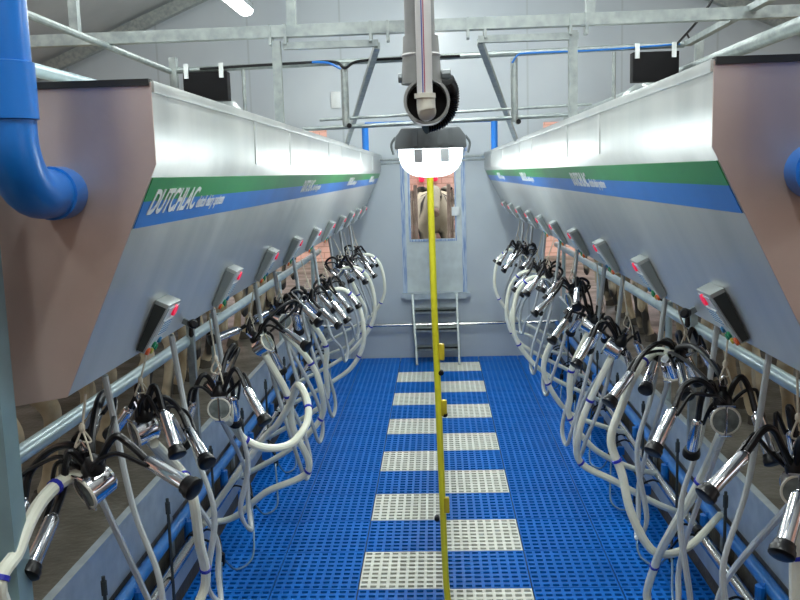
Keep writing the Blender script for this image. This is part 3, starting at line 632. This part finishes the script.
# side pipes above the cabinets
tag(MB().tube([(-1.47, 2.6, 2.98), (ra.x-.01, 5.0, 2.975)], .015, 10).build('side_pipe', M['galv']), 'thin pale pipe running back above the left cabinet to the cross rail', 'pipe', 'side pipes')
tag(MB().tube([(-1.41, 2.6, 2.765), (-1.41, 9.5, 2.765)], .025, 12).build('side_pipe', M['rail']), 'thicker pale pipe running back just above the top of the left cabinet', 'pipe', 'side pipes')
tag(MB().bar((1.42, 3.0, 3.06), (rb.x+.02, 5.0, 3.03), .035, .03).build('side_pipe', M['galv']), 'dull square rail running back above the right cabinet to the cross rail', 'pipe', 'side pipes')
tag(MB().tube([(1.41, 2.6, 2.885), (1.41, 9.5, 2.885)], .032, 12).build('side_pipe', M['galv']), 'thick grey pipe running back just above the top of the right cabinet', 'pipe', 'side pipes')
tag(MB().tube(spline([at(716, -6, y=4.4), at(700, 18, y=4.6), at(676, 45, y=5)], 4), .007, 6).tube([at(687, 34, y=4.9), at(691, 42, y=5)], .006, 6).build('black_cable', M['rubber']), 'thin black cable dropping to the right end of the cross rail', 'cable')
# tall stanchions carrying cabinets and pipes
for s in (-1, 1):
    x = s*1.47
    for k, y in enumerate((5.0,)):
        tag(MB().box((x-.02, y-.02, PZ), (x+.02, y+.02, 3.05)).build('stanchion', M['galv']), 'tall galvanised stanchion behind the %s cabinet at the cross rail' % SIDE[s], 'post', 'stanchions')
a = at(3, 500, y=2.0)
tag(MB().box((a.x-.05, 1.98, PZ if False else .0), (a.x+.028, 2.05, 3.2)).build('front_post', M['post']), 'pale blue-grey steel post at the left edge in front of the cabinet end', 'post')
for k, (u, v, f) in enumerate(((229, 289, .93), (643, 276, .93))):
    s = (-1, 1)[k]; y = 3.1 if s < 0 else 2.98; p = plane_pt(s, .95, y, .03)
    t = tag(MB().lathe(p, (-s*.5, -.6, .1), [(0, .008), (.007, .016), (.026, .018), (.032, .011)], 14).build('hose_nozzle', M['rubber']), 'small black nozzle on the %s cabinet edge between the two nearest meters' % SIDE[s], 'nozzle', 'black nozzles')
    MB().lathe(p+V((0, .0, -.05)), (0, 0, 1), [(0, .005), (.008, .010), (.03, .008), (.05, .005)], 10).build('nozzle_tip', M['rubber'], t)
    MB().bar(p, plane_pt(s, .95, y, -.004), .015, .02).build('clip', M['grey'], t)
# blue arch at the far end
ya = 9.4
p0, p1 = at(366, 158, y=ya), at(493, 153, y=ya); p0.z = CAB[-1]['zt']; p1.z = CAB[1]['zt']; h0, h1 = at(366, 124, y=ya), at(493, 120, y=ya)
p0.x = h0.x = min(p0.x, -.715); p1.x = h1.x = max(p1.x, .635)
t = thing('blue_arch_pipe', (0, ya, 2.6), 'blue pipe arch standing between the far ends of the two cabinets', 'pipe')
MB().tube([p0, h0], .036, 12).build('upright', M['blue'], t); MB().tube([p1, h1], .036, 12).build('upright', M['blue'], t)
MB().tube([h0, h1], .018, 8).build('cross_tube', M['blue'], t)

# ------------------------------------------------------------------ big blue pipes at the cabinet ends
def elbow_pipe(x, zc, yend, yv, r, s):
    RE = .13
    pts = [V((x, yv, 4.6)), V((x, yv, zc+.55)), V((x, yv, zc+RE))]
    for k in range(1, 9):
        a = R(90*k/9); pts.append(V((x, yv+RE*(1-math.cos(a)), zc+RE-RE*math.sin(a))))
    pts += [V((x, yv+RE, zc)), V((x, yend, zc))]
    t = tag(MB().tube(pts, r, 24).build('air_pipe', M['blue']), 'thick blue plastic pipe bending into the end of the %s cabinet' % SIDE[s], 'pipe', 'thick blue pipes')
    MB().lathe((x, yend-.07, zc), (0, 1, 0), [(0, r), (.002, r+.006), (.06, r+.006), (.094, r)], 24).build('socket', M['blue'], t)
    MB().lathe((x, yv, zc+.16), (0, 0, 1), [(0, r), (.002, r+.006), (.12, r+.006), (.122, r)], 24).build('socket', M['blue'], t)
pl = at(61, 193, y=2.1); elbow_pipe(pl.x, pl.z, CAB[-1]['y0']-.007, 1.865, .058, -1)
pr = at(811, 171, y=1.98); elbow_pipe(pr.x, pr.z, CAB[1]['y0']-.007, 1.79, .056, 1)

# ------------------------------------------------------------------ central pipes and lamp
YP = 2.2; c0 = at(427, 103, y=YP)
t = thing('grey_tee_pipe', (c0.x, YP, c0.z), 'grey plastic down pipe ending in an open socket above the lamp', 'pipe')
r_ = .056
MB().lathe((c0.x, YP-.07, c0.z), (0, 1, 0), [(.0, r_-.007), (0, r_), (.14, r_), (.14, r_-.007), (0, r_-.007)], 28).build('socket', M['pvc'], t, ang=60)
MB().lathe((c0.x, YP+.0, c0.z), (0, 1, 0), [(0, r_-.006), (.08, r_-.006), (.081, .001)], 24).build('inner_shade', M['dark'], t)  # dark lining stands in for the shade in the open socket
MB().tube([(c0.x-.012, YP, c0.z+r_-.01), (c0.x-.012, YP, c0.z+.16)], [.05, .043], 24).tube([(c0.x-.014, YP, c0.z+.16), (c0.x-.02, YP, 5.2)], .037, 24).build('down_pipe', M['pvc'], t)
MB().ring((c0.x-.012, YP, c0.z+.115), (0, 0, 1), .045, .004, 24).build('clip_band', M['ppr'], t)
for u, v in ((403, 78), (446, 74)):
    q = at(u, v, y=YP); MB().lathe(q-V((.012, 0, 0)), (1, 0, 0), [(0, .008), (.001, .012), (.023, .012), (.024, .008)], 8).build('bolt', M['grey'], t)
# corrugated black hose behind the socket
pts = spline([at(447, 80, y=YP+.02), at(452, 92, y=YP+.05), at(451, 108, y=YP+.06), at(441, 121, y=YP+.05), at(425, 127, y=YP+.03)], 14)
tag(MB().tube(pts, [.0155 if i % 2 else .019 for i in range(len(pts))], 14).build('corrugated_hose', M['rubber'], ang=80), 'short black corrugated hose curling under the open grey socket', 'hose')
t = thing('white_drop_pipe', at(425, 100, y=2.08), 'white plastic pipe with blue and red lines hanging before the grey socket', 'pipe')
a = at(425, 97, y=2.08)
MB().tube([(a.x, 2.08, a.z), (a.x-.003, 2.08, 5.1)], .0183, 18).build('pipe', M['ppr'], t)
MB().box((a.x-.0055, 2.0605, a.z), (a.x-.003, 2.063, 5.1)).build('blue_line', M['stripe_b'], t)
MB().box((a.x-.001, 2.0605, a.z), (a.x+.0012, 2.063, 5.1)).build('red_line', M['stripe_r'], t)
MB().tube(spline([(a.x+.002, 2.08, a.z+.005), (a.x+.002, 2.08, a.z-.02), (a.x+.004, 2.079, a.z-.035), (a.x+.007, 2.072, a.z-.042)], 4), [.022]*10+[.021, .018, .013], 18).lathe((a.x, 2.08, a.z-.004), (0, 0, 1), [(0, .018), (.001, .025), (.012, .025), (.013, .018)], 18).build('elbow', M['cap'], t)

W = .099
def batten(YL, lc, zl, label, near):
    t = thing('batten_lamp', (lc.x, YL+.6, zl), label, 'lamp', 'batten lamps over the pit')
    MB().prof([(lc.x-W-.003, zl-.004), (lc.x+W+.003, zl-.004), (lc.x+W, zl+.03), (lc.x+W-.018, zl+.055), (lc.x-W+.018, zl+.055), (lc.x-W, zl+.03)], YL, YL+1.25).build('housing', M['grey'], t, bevel=.006)
    rb_ = MB()
    for dx in (-.05, -.015, .02, .05): rb_.box((lc.x+dx, YL-.008, zl+.005), (lc.x+dx+.012, YL, zl+.05))
    rb_.build('housing_rib', M['grey'], t)
    cs = [(lc.x+W*.92*math.copysign(abs(math.cos(R(a)))**.7, math.cos(R(a))), zl-.004-.08*math.sin(R(a))**.8) for a in range(0, 181, 12)]
    MB().prof(cs, YL+.01, YL+1.24).build('diffuser', M['lamp'], t)
    for dx in (-.035, .04): MB().box((lc.x+dx-.012, YL+.002, zl-.042), (lc.x+dx+.012, YL+.012, zl-.005)).build('lamp_holder', M['lhold'], t, bevel=.003)
    for sx in (-1, 1):
        for yy in (YL+.02, YL+.6, YL+1.15): MB().tube(spline([(lc.x+sx*(W-.0), yy, zl+.03), (lc.x+sx*(W+.012), yy, zl+.01), (lc.x+sx*(W+.006), yy, zl-.018)], 4), .004, 6).build('latch', M['grey'], t)
    for yy in (YL+.25, YL+1.0): MB().tube([(lc.x, yy, zl+.05), (lc.x, yy, 5.6)], .004, 6).build('hanging_wire', M['galv'], t)
    for yy in (.3, .95):
        ld = bpy.data.lights.new('lamp_light', 'POINT'); ld.shadow_soft_size = .08; ld.energy = 1.8 if near else 7; ld.color = (.95, 1, .97)
        lo = bpy.data.objects.new('lamp_light', ld); COL.objects.link(lo); lo.location = (lc.x, YL+yy, zl-.17)
lc0 = at(430.5, 147, y=2.47)
batten(2.47, lc0, lc0.z, 'lit waterproof batten lamp over the pit, nearest and facing the camera end-on', True)
batten(5.6, lc0, lc0.z+.02, 'hidden batten lamp added to light the middle of the pit, second in line behind the nearest one', False)  # this lamp and the next are added out of sight to brighten the pit
batten(8.4, lc0, lc0.z+.02, 'hidden batten lamp added to light the far end of the pit, last in line by the door', False)

# yellow hose hanging beyond the lamp down to the tiles
hy = 4.3
tp_ = at(430, 178, y=hy); pts = [V((tp_.x, hy, 5.5)), V((tp_.x, hy, 3.5)), tp_]+[at(u, v, y=hy) for u, v in ((432, 240), (434, 300), (437.5, 380), (440, 440), (442.5, 500), (444.5, 550))]
e = at(447, 592, y=hy); pts += [e, V((e.x+.02, hy-.04, .05)), V((e.x+.06, hy-.3, .022)), V((e.x+.1, hy-.9, .022))]
t = tag(MB().tube(spline(pts, 6), .0165, 12).build('yellow_hose', M['yellow']), 'long yellow hose hanging from above the lamp straight down to the tiles', 'hose')
for (u, v, dx) in ((443.5, 408, 1), (446, 505, 1), (441, 352, -1)):
    q = at(u, v, y=hy); MB().box((q.x-.012, hy-.02, q.z-.04), (q.x+.018, hy+.01, q.z+.045)).build('hose_clip', M['yel2'], t, bevel=.008)
for (u, v) in ((445, 414), (437, 518), (441, 372.5)):
    q = at(u, v, y=hy); MB().lathe(q-V((.0, .02, 0)), (0, 1, 0), [(0, .008), (.004, .014), (.03, .014), (.034, .008)], 8).build('clip_knob', M['rubber'], t)

# ------------------------------------------------------------------ ceiling lamps and daylight
def tube_lamp(x, y, z, label, power):
    t = thing('ceiling_lamp', (x, y, z), label, 'lamp', 'fluorescent ceiling lamps')
    MB().box((x-.07, y-.62, z), (x+.07, y+.62, z+.06)).build('housing', M['grey'], t, bevel=.005)
    MB().prof([(x+.068*math.cos(R(a)), z-.05*math.sin(R(a))) for a in range(0, 181, 20)], y-.61, y+.61).build('diffuser', M['tubel'], t)
    for yy in (-.4, .4): MB().tube([(x, y+yy, z+.05), (x, y+yy, 5.72-abs(x)*.405)], .004, 6).build('hanging_wire', M['rubber'], t)
    for yy in (-.35, .35):
        ld = bpy.data.lights.new('lamp_light', 'POINT'); ld.shadow_soft_size = .1; ld.energy = power/2; ld.color = (.95, 1, .97)
        lo = bpy.data.objects.new('lamp_light', ld); COL.objects.link(lo); lo.location = (x, y+yy, z-.17)
a = at(243, 8, y=7.9)
tube_lamp(a.x, 7.4, a.z, 'lit fluorescent lamp visible at the top left, hanging before the far wall', 20)
for k, (x, y) in enumerate(((1.9, 7.4), (-1.7, 3.4), (1.9, 3.4), (-1.7, -.4), (1.9, -.4), (-3.9, 5.2), (3.9, 5.2))):
    tube_lamp(x, y, 4.15 if abs(x) < 3 else 3.75, 'lit fluorescent lamp above the frame, %s' % ('right of centre towards the far wall', 'over the left cabinet', 'over the right cabinet', 'left of the photographer', 'right of the photographer', 'over the cows on the left', 'over the cows on the right')[k], 17 if abs(x) < 3 else 12)
for k, y in enumerate((1.2, 3.4, 7.0, 9.4)):  # unseen lamps added to brighten the pit floor and walls
    tube_lamp(.02, y, 4.5, 'unseen fluorescent lamp added above the frame to light the pit, %s' % ('nearest the photographer', 'second from the photographer', 'third from the photographer', 'closest to the far wall')[k], (64, 62, 50, 16)[k])
w = bpy.data.worlds.new('world'); scene.world = w; w.use_nodes = True
bg = w.node_tree.nodes['Background']; bg.inputs[0].default_value = (.85, .93, 1, 1); bg.inputs[1].default_value = 1.1
sd = bpy.data.lights.new('sun', 'SUN'); sd.energy = .9; sd.angle = R(3); sd.color = (1, .93, .84)
so = bpy.data.objects.new('sun', sd); COL.objects.link(so); so.rotation_euler = (R(40), 0, R(12))

vs = scene.view_settings; vs.view_transform = 'Standard'; vs.look = 'None'; vs.gamma = 1; vs.use_curve_mapping = False; vs.exposure = .88
